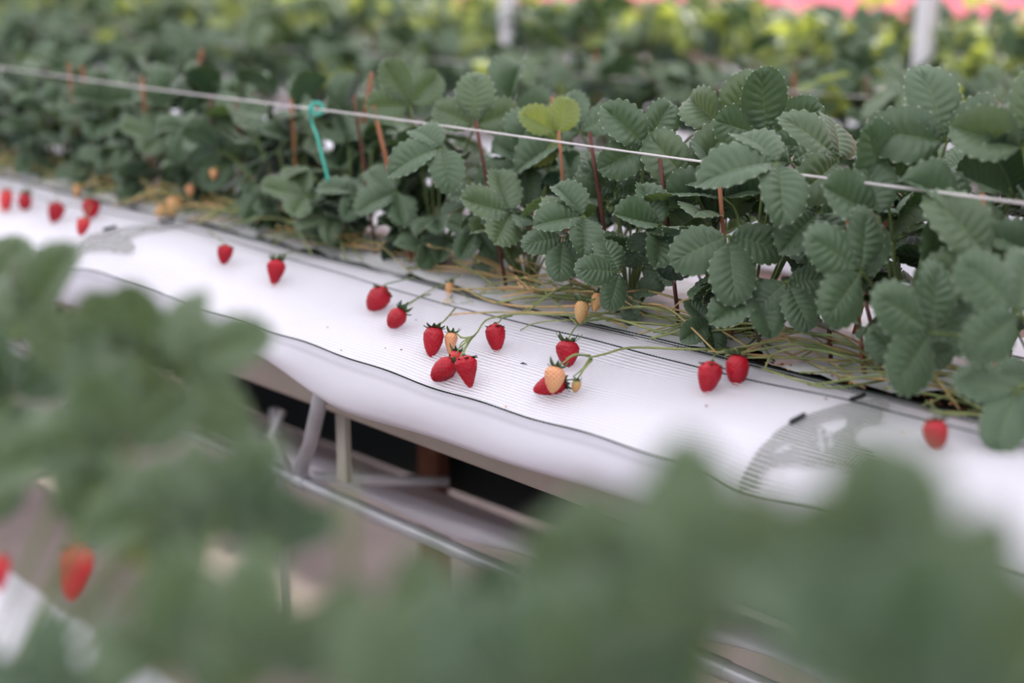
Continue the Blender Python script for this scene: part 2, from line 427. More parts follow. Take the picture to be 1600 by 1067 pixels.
def bracket(cx, label):
    root = empty('net_bracket', netp(cx, 0.6, -0.01), label, 'bracket', 'net brackets bent over the bed edge')
    o0 = root.location
    m_ = MB(); nu, nv = 230, 150
    u0, u1 = min(p[0] for p in OUT), max(p[0] for p in OUT); v0, v1 = min(p[1] for p in OUT), max(p[1] for p in OUT)
    idx = {}
    def vid(i, j, l):
        if (i, j, l) not in idx:
            p = netp(cx + u0 + (u1 - u0) * i / nu, min(1, v0 + (v1 - v0) * j / nv), 0.0022 - l * 0.0016) - o0
            idx[(i, j, l)] = len(m_.v); m_.v.append(tuple(p))
        return idx[(i, j, l)]
    ins = set()
    for i in range(nu):
        for j in range(nv):
            p = (u0 + (u1 - u0) * (i + .5) / nu, v0 + (v1 - v0) * (j + .5) / nv)
            if poly_in(p, OUT) and not any(poly_in(p, h) for h in HOL): ins.add((i, j))
    for i, j in ins:
        m_.f.append((vid(i, j, 0), vid(i, j + 1, 0), vid(i + 1, j + 1, 0), vid(i + 1, j, 0)))
        m_.f.append((vid(i, j, 1), vid(i + 1, j, 1), vid(i + 1, j + 1, 1), vid(i, j + 1, 1)))
        for (a, b, di, dj) in (((i, j), (i + 1, j), 0, -1), ((i + 1, j), (i + 1, j + 1), 1, 0), ((i + 1, j + 1), (i, j + 1), 0, 1), ((i, j + 1), (i, j), -1, 0)):
            if (i + di, j + dj) not in ins:
                m_.f.append((vid(*a, 0), vid(*b, 0), vid(*b, 1), vid(*a, 1)))
    m_.mi = [0] * len(m_.f)
    m_.build('bracket_plate', M['bract'], root, smooth=False)
    m_ = MB(); m_.tube([netp(cx, s, -0.001 if s > .1 else -0.002) - o0 for s in [0.2 + 0.77 * i / 30 for i in range(31)]], 0.0022, 8); m_.build('wire_arch', M['black'], root)
    for p, q in (((1235, 668), (1256, 657)), ((1329, 633), (1350, 626))):
        p, q = net_xs(*p), net_xs(*q)
        a = netp(cx + p[0], p[1], 0.0075) - o0; b = netp(cx + q[0], q[1], 0.0075) - o0
        MB().tube([a, a.lerp(b, .5), b], 0.0034, 6, flat=.8).build('tab', M['black'], root)
    return root
bracket(CLIPS[0], 'dark grey plate with a cut-out emblem under the net at right')
bracket(CLIPS[1], 'blurred dark grey plate under the net near the far berries at the left')

# ------------------------------------------------------------------ under the trough: pipes, posts, drip film, dark shade sheet
def pipe_line(Y, z, r, label, joints):
    t = empty('support_pipe', (0, Y, zr(z)), label, 'pipe')
    MB().tube([(x, 0, 0) for x in (-6.5, -4, -2, 0, .6)], r, 20).build('pipe_tube', M['steel'], t)
    for jx in joints:
        m_ = MB(); m_.tube([(jx - .03, 0, 0), (jx - .028, 0, 0), (jx + .028, 0, 0), (jx + .03, 0, 0)], [r, r * 1.14, r * 1.14, r], 20); m_.build('joint_sleeve', M['steel'], t)
    return t
pipe_line(1.45, -0.967, 0.0135, 'thin galvanised pipe running along the front below the main trough', [-1.11, -3.6])

PX = [-2.09, -3.09]       # trestles
LEGLAB = ['steel trestle standing under the white film at centre left', 'steel trestle under the main bed hidden partly by blurred leaves at far left', 'steel trestle under the main bed behind the blurred foreground leaves']
for i, px in enumerate(PX[:3]):
    t = empty('trestle', (px, 1.45, 0), LEGLAB[i], 'trestle', 'trestles carrying the main trough')
    P = lambda x, y, z: Vector((px + x, y, zr(z))) - t.location
    # raking front strut
    MB().tube([P(.0, 1.452, -.945), P(.11, 1.40, -.85), P(.25, 1.33, -.70)], 0.0135, 14).build('strut', M['steel'], t)
    MB().tube([P(-.43, 1.69, -1.5), P(-.43, 1.69, -.98)], 0.0125, 14).build('leg', M['white_post'], t)
    MB().tube([P(-.045, 1.455, -.955), P(-.06, 1.43, -.89), P(-.075, 1.47, -.85)], 0.0085, 10).build('hook', M['white_post'], t)
    m_ = MB(); m_.tube([P(-.02, 1.45, -.967), P(-.018, 1.45, -.967), P(.018, 1.45, -.967), P(.02, 1.45, -.967)], [.014, .017, .017, .014], 16)
    m_.tube([P(.022, 1.45, -.952), P(.022, 1.45, -.935)], .0045, 6); m_.build('clamp', M['steel'], t)
    MB().tube([P(.03, 1.46, -.952), P(.10, 1.56, -.965), P(.16, 1.68, -.985)], 0.010, 10).build('cross_tube', M['white_post'], t)
    MB().box(P(.187, 1.40, -.90), P(.213, 1.412, -.70)).build('flat_bar', M['pale_metal'], t, smooth=False)
for i, px in enumerate((-2.26, -3.85, -1.1)):
    lb = ['reddish brown wooden post behind the drip film under the main trough at centre', 'reddish brown wooden post seen through blurred leaves at far left under the trough', 'reddish brown post under the main bed hidden by the foreground leaves'][i]
    z0, z1 = (0, zr(-.765))
    if i == 2: continue
    m_ = MB(); m_.box((px * 1.0 - .035, 1.905, z0), (px + .035, 1.945, z1), bev=.006)
    tag(m_.build('wooden_post', M['wood'], smooth=False), lb, 'post')

# dark sheet put in as the shade behind, and drip film shelf
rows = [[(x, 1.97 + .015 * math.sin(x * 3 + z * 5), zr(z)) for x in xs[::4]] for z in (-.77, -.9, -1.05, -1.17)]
tag(MB().grid(rows).build('shade_sheet', M['black']), 'dark sheet added as the shade under the rear of the main trough', 'sheet')
rows = []
for j in range(14):
    t = j / 13; r_ = []
    for x in xs[::2]:
        y = 1.95 - .36 * t; k = .600 + .024 * t - (.012 if x > -1.75 else .012 * max(0, 1 - (-1.75 - x) / .3)) * t
        z = -k * y + .004 * math.sin(x * 11 + math.sin(x * 5)) * t
        if t > .9: z -= .02 * (t - .9) / .1
        r_.append((x, y, zr(z)))
    rows.append(r_)
edge = rows[13]
for q in range(1, 9):
    a = math.pi * q / 8 * 1.3; rows.append([(x, y - .013 * math.sin(a), z + (.013 + .006 * math.sin(x * 13)) * (math.cos(a) - 1)) for (x, y, z) in edge])
tag(MB().grid(rows).build('drip_film', M['film']), 'crumpled translucent white drip film stretched below the main trough', 'film')

# ------------------------------------------------------------------ guide string, canes, hook
SY = 1.555
def k_str(r): return 0.1825
t = MB(); pts = []
for i in range(240):
    x = -6.3 + i * 0.028
    pts.append((x, SY, zr(-.1825 * SY) - 0.0015 * math.sin(x * 4)))
tws = [0.00175 * (1 + .10 * math.sin(i * 2.1)) for i in range(240)]
t.tube(pts, tws, 8)
tag(t.build('guide_string', M['string']), 'taut white string running above the main bed through the leaves', 'string')

def cane(p0, p1, r, m, label, group=None, name='plant_cane', flat=1.0):
    p0, p1 = Vector(p0), Vector(p1)
    o = MB(); d = p1 - p0
    o.tube([Vector((0, 0, 0)) + d * t_ for t_ in (0, .25, .5, .75, 1)], [r, r * .97, r, r * .95, r * .9], 8, flat=flat)
    ob = o.build(name, m); ob.location = p0
    return tag(ob, label, 'cane', group)
SOILZ = -.556
def cane_px(x0, y0, x1, y1, Y, r, m, label, Yb=None, ext=True):
    """cane seen from top (x0,y0) to (x1,y1); carried on down to the soil"""
    a = at(x0, y0, Y); Y = min(Y, 1.59) if (Y < 1.66 and x0 > 520) else Y; a = at(x0, y0, Y); b = at(x1, y1, Yb or Y)
    d = b - a
    if ext: b = a + d * ((zr(SOILZ) - a.z) / d.z)
    if b.y < 1.565: b.y = 1.565
    return cane(b, a, r, m, label)
D, T = M['cane_dark'], M['cane_tan']
for (x0, y0, x1, y1, Y, r, m, lb) in [
    (743, 188, 782, 400, 1.62, .0032, D, 'dark brown cane beside the upright fan leaf above the white string'),
    (873, 204, 880, 290, 1.61, .0026, T, 'thin red-brown cane crossing the white string in front of the lime leaf'),
    (921, 206, 938, 320, 1.61, .0034, D, 'dark brown cane crossing the white string right of the lime leaf'),
    (1031, 247, 1060, 500, 1.62, .0032, D, 'dark cane starting at the white string and ending left of the dangling pair'),
    (1124, 283, 1135, 430, 1.60, .0034, T, 'red-brown cane rising behind the broad leaf facing the viewer'),
    (1534, 302, 1552, 520, 1.60, .0030, T, 'reddish cane standing nearest the right edge below the white string'),
    (1293, 455, 1299, 585, 1.60, .0032, D, 'short dark cane below the broad dark leaf, planted before the bed slit'),
    (1352, 470, 1385, 600, 1.63, .0030, D, 'leaning dark cane inside the plant base right of the brown slit'),
    (553, 148, 574, 300, 1.63, .0030, D, 'dark cane between the teal hook and the leaning tan cane'),
    (583, 165, 646, 425, 1.60, .0040, T, 'long leaning tan cane right of the teal hook'),
    (581, 114, 574, 155, 1.72, .0044, T, 'tan cane with only its top showing above the leaning tan cane'),
    (455, 155, 460, 230, 1.64, .0034, T, 'tan cane tip just left of the teal hook'),
    (492, 210, 506, 300, 1.66, .0030, D, 'dark brown cane right behind the teal hook'),
    (369, 158, 373, 200, 1.64, .0034, D, 'brown cane crossing the blurred string left of the teal hook'),
    (316, 78, 309, 108, 1.78, .0046, T, 'blurred orange cane tip standing highest at upper left'),
    (221, 120, 224, 150, 1.62, .0036, T, 'blurred orange cane tip just above the far string'),
    (128, 102, 131, 130, 1.62, .0040, T, 'leftmost sharp-topped orange cane tip on the far string'),
    (107, 98, 110, 125, 1.64, .0036, T, 'red-orange cane tip at the far end of the string'),
    (328, 147, 332, 190, 1.64, .0032, D, 'dim brown cane below the far string among left leaves'),
    (864, 152, 860, 175, 1.80, .0044, T, 'orange cane tip behind the lime green leaf'),
    (1425, 200, 1416, 232, 1.76, .0034, T, 'orange cane broken by a narrow leaf at upper right'),
    (1317, 272, 1320, 300, 1.64, .0034, T, 'red cane tip just above the string right of centre'),
    (706, 330, 722, 420, 1.70, .0028, D, 'dark cane left of the thick stems under the fan leaf'),
    (890, 385, 893, 470, 1.62, .0028, D, 'dark cane above the two pale peach fruits'),
]:
    cane_px(x0, y0, x1, y1, Y, r, m, lb)

# teal spiral hook on the string
c = at(495, 170, SY - .006); hk = []
th = at(486, 172, SY - .006)
for i in range(40):
    a = math.pi * (1.0 - 2.15 * i / 39); rr = .0118 * (1 - .16 * i / 39)
    hk.append(c + R * (rr * math.cos(a)) + U * (rr * math.sin(a)) + Vector((0, -.001 + .003 * i / 39, 0)))
tail = [at(513, 283, SY - .02), at(505, 250, SY - .018), at(495, 213, SY - .012), at(487, 190, SY - .008)]
o = MB().tube(smooth_path(tail + hk[:1], 6)[:-1] + hk, .0026, 10).build('string_hook', M['teal'])
tag(o, 'teal plastic hook curled around the white string', 'hook')

# ------------------------------------------------------------------ strawberry leaves
def leaflet(mb, uv, Lh, W, fold, curl, wav, base, ax, nrm, rnd, teeth=9, seg=4, rowsn=6):
    """one serrated leaflet; base point, axis and normal give its place"""
    ax = ax.normalized(); nrm = (nrm - ax * nrm.dot(ax)).normalized(); sd = ax.cross(nrm)
    ph = rnd.random() * 6; bead = []; beads = rowsn >= 5
    ncol = teeth * seg
    for side in (1, -1):
        vs = []
        for c_ in range(ncol + 1):
            f = c_ / seg
            phi = math.pi * (0.02 + 0.98 * c_ / ncol)
            bx = W * math.sin(phi) ** 0.85 * (1 - .42 * math.exp(-(phi / .75) ** 2)); by = Lh * (.54 - .54 * math.cos(phi)) if phi < math.pi * .999 else Lh * 1.08
            tooth = abs((f % 1) - .5) * 2                    # 1 at tooth tip, 0 in notch
            on = min(1, max(0, (c_ / ncol - .10) / .12))
            k = 1 + on * (.10 * tooth ** .33 - .07)
            my = Lh * .98 * min(1, (c_ / ncol) ** 1.15) * .93
            for r_ in range(rowsn + 1):
                v = r_ / rowsn
                ex, ey = bx * k, my + (by - my) * k
                x = ex * v; y = my + (ey - my) * (v ** .85)
                # relief: quilted between the veins
                q = math.sin(math.pi * (f % 1)) * math.sin(math.pi * min(1, v * 1.05)) * .0030 * (Lh / .07)
                z = q + abs(x) * math.tan(fold) * (1 - .35 * v)
                z += wav * math.sin(y / Lh * 7 + ph + side) * v * v * .6
                z -= curl * (y / Lh) ** 2 * Lh + .05 * Lh * v * v * (1 if curl > 0 else .3)
                p = base + ax * y + sd * (x * side) + nrm * z
                vs.append(p); uv.append((v, f))
        if beads:
            for c_ in range(0, ncol + 1, seg):
                if c_ / ncol < .2: continue
                q = vs[c_ * (rowsn + 1) + rowsn]; e = .0009
                dv = [Vector((e, 0, 0)), Vector((0, e, 0)), Vector((-e, 0, 0)), Vector((0, -e, 0)), Vector((0, 0, e)), Vector((0, 0, -e))]
                bead.append((q, dv))
        n = rowsn + 1; fs = []
        for c_ in range(ncol):
            for r_ in range(rowsn):
                a = c_ * n + r_
                q = (a, a + 1, a + n + 1, a + n)
                fs.append(q if side < 0 else q[::-1])
        mb.add(vs, fs, 0)
        for q, dv in bead:
            mb.add([q + d for d in dv], [(0, 1, 4), (1, 2, 4), (2, 3, 4), (3, 0, 4), (1, 0, 5), (2, 1, 5), (3, 2, 5), (0, 3, 5)], 2); uv += [(.5, .25)] * 6
        bead = []

def trifoliate(name, rnd, L=.078, mats=None, fold=None, curl=None, hi=True, petiole=None):
    """blade of three leaflets around the origin: centre leaflet along +Y, upper side +Z; mats: blade, stalk"""
    mb = MB(); uv = []
    fo = rnd.uniform(.15, .95) if fold is None else fold
    cu = rnd.uniform(-.15, .42) if curl is None else curl
    te, sg, rn = (9, 4, 5) if hi else (7, 2, 3)
    Z = Vector((0, 0, 1))
    for i, a in enumerate((0, 1.25, -1.25)):
        a += rnd.uniform(-.15, .15); l = L * (1.0 if i == 0 else .93) * rnd.uniform(.92, 1.06)
        pit = rnd.uniform(-.25, .12) if i else rnd.uniform(-.15, .15)
        ax = Vector((math.sin(a) * math.cos(pit), math.cos(a) * math.cos(pit), math.sin(pit)))
        st = L * (.12 if i == 0 else .05)
        leaflet(mb, uv, l, l * rnd.uniform(.39, .46), fo * rnd.uniform(.7, 1.3), cu + rnd.uniform(-.08, .08), l * rnd.uniform(.02, .07), ax * st, ax, Z, rnd, te, sg, rn)
        n0 = len(mb.v); mb.tube([Vector((0, 0, -.001)), ax * (st + L * .10) - Z * .001], .0016, 5, 1); uv += [(0.5, 0.25)] * (len(mb.v) - n0)
    if petiole:
        n0 = len(mb.v); mb.tube(petiole, [.0024 - .0007 * i / (len(petiole) - 1) for i in range(len(petiole))], 6, 1); uv += [(.5, .25)] * (len(mb.v) - n0)
    return mb.mesh(name, mats or [M['leaf'], M['petiole']], True, uv)

def crown_leaf(name, rnd, r, h, L, mats, hi=True, droop=None):
    """leaf with its petiole; origin at the crown, leaning towards +Y"""
    mb = MB(); uv = []
    J = Vector((rnd.uniform(-.02, .02), r, h))
    pts = smooth_path([Vector((0, 0, 0)), Vector((0, r * .35, h * .45)), Vector((0, r * .8, h * .88)), J], 3)
    pit = droop if droop is not None else rnd.uniform(-.85, .95)
    roll = rnd.uniform(-.8, .8)
    Mx = Matrix.Translation(J) @ Matrix.Rotation(rnd.uniform(-.5, .5), 4, 'Z') @ Matrix.Rotation(pit, 4, 'X') @ Matrix.Rotation(roll, 4, 'Y')
    me0 = trifoliate('tmp', rnd, L, mats, hi=hi)
    me0.transform(Mx)
    # join petiole
    n = len(me0.vertices); co = np.empty(n * 3, dtype=np.float32); me0.vertices.foreach_get('co', co)
    mb.v = [tuple(q) for q in co.reshape(-1, 3)]
    mb.f = [tuple(p.vertices) for p in me0.polygons]; mb.mi = [p.material_index for p in me0.polygons]
    uvv = [None] * n
    ul = me0.uv_layers[0].data
    for lp in me0.loops: uvv[lp.vertex_index] = tuple(ul[lp.index].uv)
    uv = [u_ or (.5, .25) for u_ in uvv]
    n0 = len(mb.v); mb.tube(pts, [.0026 - .0008 * i / (len(pts) - 1) for i in range(len(pts))], 6, 1); uv += [(.5, .25)] * (len(mb.v) - n0)
    bpy.data.meshes.remove(me0)
    return mb.mesh(name, mats, True, uv)

lr = random.Random(11)
MT = [M['leaf'], M['petiole'], M['dew']]; MP = [M['leaf_pale'], M['petiole'], M['dew']]; ML = [M['lime_and_sunlit'], M['petiole'], M['dew']]
HI = []
for i in range(20):
    r = lr.uniform(.03, .13); h = lr.uniform(.11, .215)
    HI.append((crown_leaf('strawberry_leaf', lr, r, h, lr.uniform(.056, .076), MT if i % 5 else MP), r, h))
HLOW = []
for i in range(8):
    r = lr.uniform(.04, .085); h = lr.uniform(.05, .12)
    HLOW.append((crown_leaf('strawberry_leaf', lr, r, h, lr.uniform(.045, .062), MT), r, h))
LOW = []
for i in range(12):
    r = lr.uniform(.04, .14); h = lr.uniform(.10, .24)
    LOW.append((crown_leaf('strawberry_leaf', lr, r, h, lr.uniform(.066, .088), MT if i % 3 else MP, hi=False), r, h))
LOWY = [(crown_leaf('strawberry_leaf', lr, lr.uniform(.04, .12), lr.uniform(.14, .26), .08, ML, hi=False), 0, 0) for i in range(5)]  # lime-coloured leaves imitate sun on the beds behind
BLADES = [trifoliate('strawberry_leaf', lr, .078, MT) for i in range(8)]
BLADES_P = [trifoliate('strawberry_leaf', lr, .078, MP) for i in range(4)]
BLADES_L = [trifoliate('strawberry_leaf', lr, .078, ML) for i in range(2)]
FLAT = [trifoliate('strawberry_leaf', lr, .078, MT, fold=.12, curl=.12) for i in range(3)]

crown_me = None
def make_crown():
    m_ = MB(); rr = random.Random(4)
    for i in range(16):
        a = rr.uniform(0, 6.28); q = rr.uniform(.002, .014)
        m_.tube([Vector((math.cos(a) * q, math.sin(a) * q, -.012)), Vector((math.cos(a) * q * 1.3, math.sin(a) * q * 1.3, .012)), Vector((math.cos(a) * q * 2.1, math.sin(a) * q * 2.1, rr.uniform(.025, .045)))], [.0045, .004, .0015], 6)
    return m_.mesh('crown', [M['crown']])
crown_me = make_crown()

def plant(x, y, z, label, group, lib, n, rnd, cat='strawberry plant', hmul=1.0, front_ok=True, crown=True, lib2=None, p2=0.0, low=0):
    t = empty('strawberry_plant', (x, y, z), label, cat, group)
    for i in range(n):
        me, r, h = rnd.choice(lib2 if (lib2 and rnd.random() < p2) else lib)
        a = 2 * math.pi * (i + rnd.uniform(-.35, .35)) / n
        if not front_ok and math.cos(a - math.pi) > .45 and r > .09: a += 1.5
        s = rnd.uniform(.85, 1.12)
        if not front_ok and h * hmul > .15 and math.cos(a) < .25: a = math.pi - a + (0 if abs(math.cos(a)) > .3 else .6)
        o = link('leaf', me, t)
        o.rotation_euler = (rnd.uniform(-.1, .1), rnd.uniform(-.1, .1), a); o.scale = (s, s, s * hmul * rnd.uniform(.92, 1.1))
    for i in range(low):
        me, r, h = rnd.choice(HLOW); a = math.pi + rnd.uniform(-1.5, 1.5)
        o = link('leaf', me, t); s = rnd.uniform(.85, 1.1); o.rotation_euler = (0, 0, a); o.scale = (s, s, s)
    if crown: link('crown', crown_me, t)
    return t

# main bed plants, two staggered lines
FRONTX = []
prnd = random.Random(21)
fx = [-.29, -.53, -.745, -.96, -1.20, -1.43, -1.66, -1.90, -2.13, -2.36, -2.60, -2.84, -3.08, -3.33, -3.58, -3.83, -4.1, -4.4]
ORD = ['nearest', 'second', 'third', 'fourth', 'fifth', 'sixth', 'seventh', 'eighth', 'ninth', 'tenth', 'eleventh', 'twelfth', 'thirteenth', 'fourteenth', 'fifteenth', 'sixteenth', 'seventeenth', 'eighteenth']
SPECIAL = {0: 'leafy strawberry plant in the main bed cut by the right picture edge, front line',
           1: 'strawberry plant with big dark leaves right of the dark slit, main bed front line',
           3: 'strawberry plant with the broad serrated leaf facing the viewer above the barred net',
           5: 'strawberry plant with the upright fan leaf, thick green stems on silver film',
           6: 'strawberry plant at the foot of the long leaning tan cane, main bed',
           8: 'strawberry plant just right of and below the teal hook, main bed front line'}
PL = []
for i, x in enumerate(fx):
    y = 1.635 + prnd.uniform(-.012, .012)
    lab = SPECIAL.get(i, 'strawberry plant, %s from the right in the main bed front line' % ORD[i])
    PL.append(plant(x, y, zr(-.562), lab, 'strawberry plants in the main bed front line', HI, 10 if i < 8 else 15, prnd, front_ok=False, low=3 if i < 7 else 9))
for i in range(19):
    x = -.18 - .24 * i + prnd.uniform(-.02, .02)
    plant(x, 1.765 + prnd.uniform(-.01, .01), zr(-.560), 'leafy strawberry plant in the rear line of the main bed', 'strawberry plants in the main bed rear line', HI, 11, prnd, hmul=1.10)

# leaves placed one by one, each carried by the nearest plant of the front line
pet_me = MB().tube(smooth_path([(0, 0, 0), (0, .06, .34), (0, .05, .72), (0, 0, 1)], 4), [1] * 13, 7)
def petiole(pl, a, b, r=.0021, bow=.02, name='petiole', m=None):
    o0 = pl.location; a = Vector(a) - o0; b = Vector(b) - o0
    mid1 = a.lerp(b, .35) + Vector((0, 0, bow)); mid2 = a.lerp(b, .72) + Vector((0, 0, bow))
    return MB().tube(smooth_path([a, mid1, mid2, b], 4), r, 7).build(name, m or M['petiole'], pl)
hr = random.Random(5)
def hero(x, y, Y, Lm, th, c=0.2, a=0.5, kind='n', stalk=None, nz=None):
    """trifoliate leaf whose leaflets meet at picture point (x,y), row distance Y; th: way the centre leaflet points"""
    J = at(x, y, Y)
    th = math.radians(th)
    ax = (R * math.cos(th) + U * math.sin(th) - F * c).normalized()
    up = (Vector((0, 0, 1)) * (1 - a) - F * a) if nz is None else (R * nz[0] + U * nz[1] - F * nz[2])
    n = (up - ax * up.dot(ax)).normalized(); sd = ax.cross(n)
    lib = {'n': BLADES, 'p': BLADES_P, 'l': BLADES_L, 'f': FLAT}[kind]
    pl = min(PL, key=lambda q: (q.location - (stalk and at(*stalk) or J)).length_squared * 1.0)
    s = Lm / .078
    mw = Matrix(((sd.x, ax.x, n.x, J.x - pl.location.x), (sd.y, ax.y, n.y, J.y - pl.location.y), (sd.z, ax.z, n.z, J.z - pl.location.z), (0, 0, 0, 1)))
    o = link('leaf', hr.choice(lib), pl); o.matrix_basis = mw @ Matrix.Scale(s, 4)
    petiole(pl, pl.location + Vector((0, 0, .01)), J, .0022)
HERO = [
    (1138, 368, 1.50, .082, -88, .25, .75, 'f'), (742, 196, 1.64, .078, 88, .1, .95, 'p'), (1478, 222, 1.66, .088, 100, .05, .95, 'n'),
    (1598, 232, 1.66, .080, 80, .1, .9, 'p'), (1078, 286, 1.62, .090, 60, .3, .8, 'p'), (1215, 256, 1.53, .085, 185, .4, .45, 'n'),
    (1385, 300, 1.63, .090, 120, .3, .6, 'n'), (1345, 425, 1.51, .082, 150, .4, .75, 'f'), (1455, 520, 1.47, .084, 150, .4, .75, 'f'),
    (1545, 410, 1.58, .088, 125, .3, .6, 'p'), (1372, 338, 1.575, .078, 165, .3, .75, 'n'), (800, 332, 1.57, .082, 170, .4, .6, 'p'),
    (912, 338, 1.53, .068, 190, .5, .6, 'n'), (968, 425, 1.52, .060, 175, .4, .8, 'f'), (1035, 352, 1.54, .070, 170, .4, .6, 'n'),
    (690, 232, 1.52, .075, 200, .4, .5, 'n'), (1590, 610, 1.47, .070, 240, .4, .7, 'f'), (478, 305, 1.54, .075, 175, .4, .5, 'p'),
    (1180, 455, 1.52, .066, 215, .4, .7, 'n'), (1420, 560, 1.50, .055, 80, .6, .6, 'n'), (872, 208, 1.68, .062, 150, .1, .8, 'l'),
    (1592, 490, 1.46, .075, 140, .3, .8, 'f'), (745, 360, 1.58, .05, 230, .4, .7, 'n'), (700, 372, 1.60, .045, 250, .4, .7, 'n'),
    (1110, 505, 1.56, .045, 200, .4, .7, 'n'), (1230, 440, 1.54, .062, -70, .3, .8, 'f'), (1310, 250, 1.65, .085, 140, .3, .5, 'p'),
    (640, 165, 1.66, .08, 120, .2, .6, 'p'), (1010, 230, 1.62, .075, 130, .2, .7, 'n'), (1200, 215, 1.66, .085, 100, .2, .6, 'n'),
    (1130, 200, 1.70, .075, 60, .2, .7, 'p'), (960, 300, 1.62, .068, 80, .4, .5, 'n'), (820, 260, 1.66, .07, 200, .3, .6, 'n'),
    (880, 370, 1.52, .062, -95, .3, .8, 'f'), (1280, 330, 1.60, .072, 215, .4, .6, 'n'), (1500, 335, 1.62, .085, 150, .3, .5, 'n'),
    (520, 330, 1.56, .06, 190, .4, .5, 'p'), (560, 305, 1.58, .06, 160, .4, .4, 'n'), (360, 250, 1.62, .08, 150, .4, .5, 'n'), (620, 300, 1.58, .07, 200, .4, .5, 'n'),
    (250, 215, 1.62, .08, 170, .4, .5, 'p'), (160, 180, 1.64, .08, 180, .4, .5, 'n'), (60, 200, 1.62, .08, 190, .4, .5, 'n'), (1000, 420, 1.6, .055, 60, .3, .7, 'n'),
]
for h in HERO: hero(*h)

# ------------------------------------------------------------------ fruit trusses along the bed front
tg, tt = M['stem_green'], M['stem_tan']
def nearest_plant(p): return min(PL, key=lambda q: abs(q.location.x - p.x))
def truss(path, r=.0018, m=None, n=5, plant_=None, pedicel=True):
    """path: points in world space"""
    P = [Vector(p) for p in path]; pl = plant_ or nearest_plant(P[0])
    P = smooth_path([p - pl.location for p in P], n)
    nn = len(P) - 1
    o = MB().tube(P, [r * (1.12 - .35 * i / nn) for i in range(nn + 1)], 7).build('fruit_stalk', m or tg, pl)
    return o
def W(x, y, lift=.004, Y=None):
    return on_net(x, y, lift) if Y is None else at(x, y, Y)
trnd = random.Random(9)
for i in range(210):
    pl = trnd.choice(PL[:6]) if i < 75 else trnd.choice(PL[5:16])
    L_ = trnd.uniform(.09, .30); sg = -1 if trnd.random() < .86 else 1
    x0 = pl.location.x; z0 = zr(-.545)
    yend = trnd.uniform(1.49, 1.60)
    pts = [Vector((x0, pl.location.y - .01, z0 + .01))]
    ar = trnd.uniform(.006, .042)
    for q in (.3, .6, 1.0):
        xx = x0 + sg * L_ * q + trnd.uniform(-.012, .012); yy = 1.62 + (yend - 1.62) * (q ** .7)
        if yy < 1.52: zz = netp(xx, max(0, (1.53 - yy) / .34), .007).z
        else: zz = zr(-.543)
        pts.append(Vector((xx, yy, zz + ar * math.sin(math.pi * q) + trnd.uniform(0, .008))))
    truss(pts, trnd.uniform(.0014, .0023), tg if trnd.random() < .62 else tt, plant_=pl)
    if trnd.random() < .55:            # side shoot ending in a dried bud
        a = pts[2]; b = a + Vector((sg * trnd.uniform(.015, .05), trnd.uniform(-.03, .01), trnd.uniform(.004, .022)))
        truss([a, a.lerp(b, .5) + Vector((0, 0, .004)), b], .0010, tt, plant_=pl)
        d = (b - a).normalized()
        m_ = MB(); q0 = b - pl.location
        m_.tube([q0, q0 + d * .004 + Vector((0, 0, .002)), q0 + d * .010 + Vector((0, 0, .003))], [.001, .0026, .0004], 6)
        m_.build('dried_bud', tt, pl)

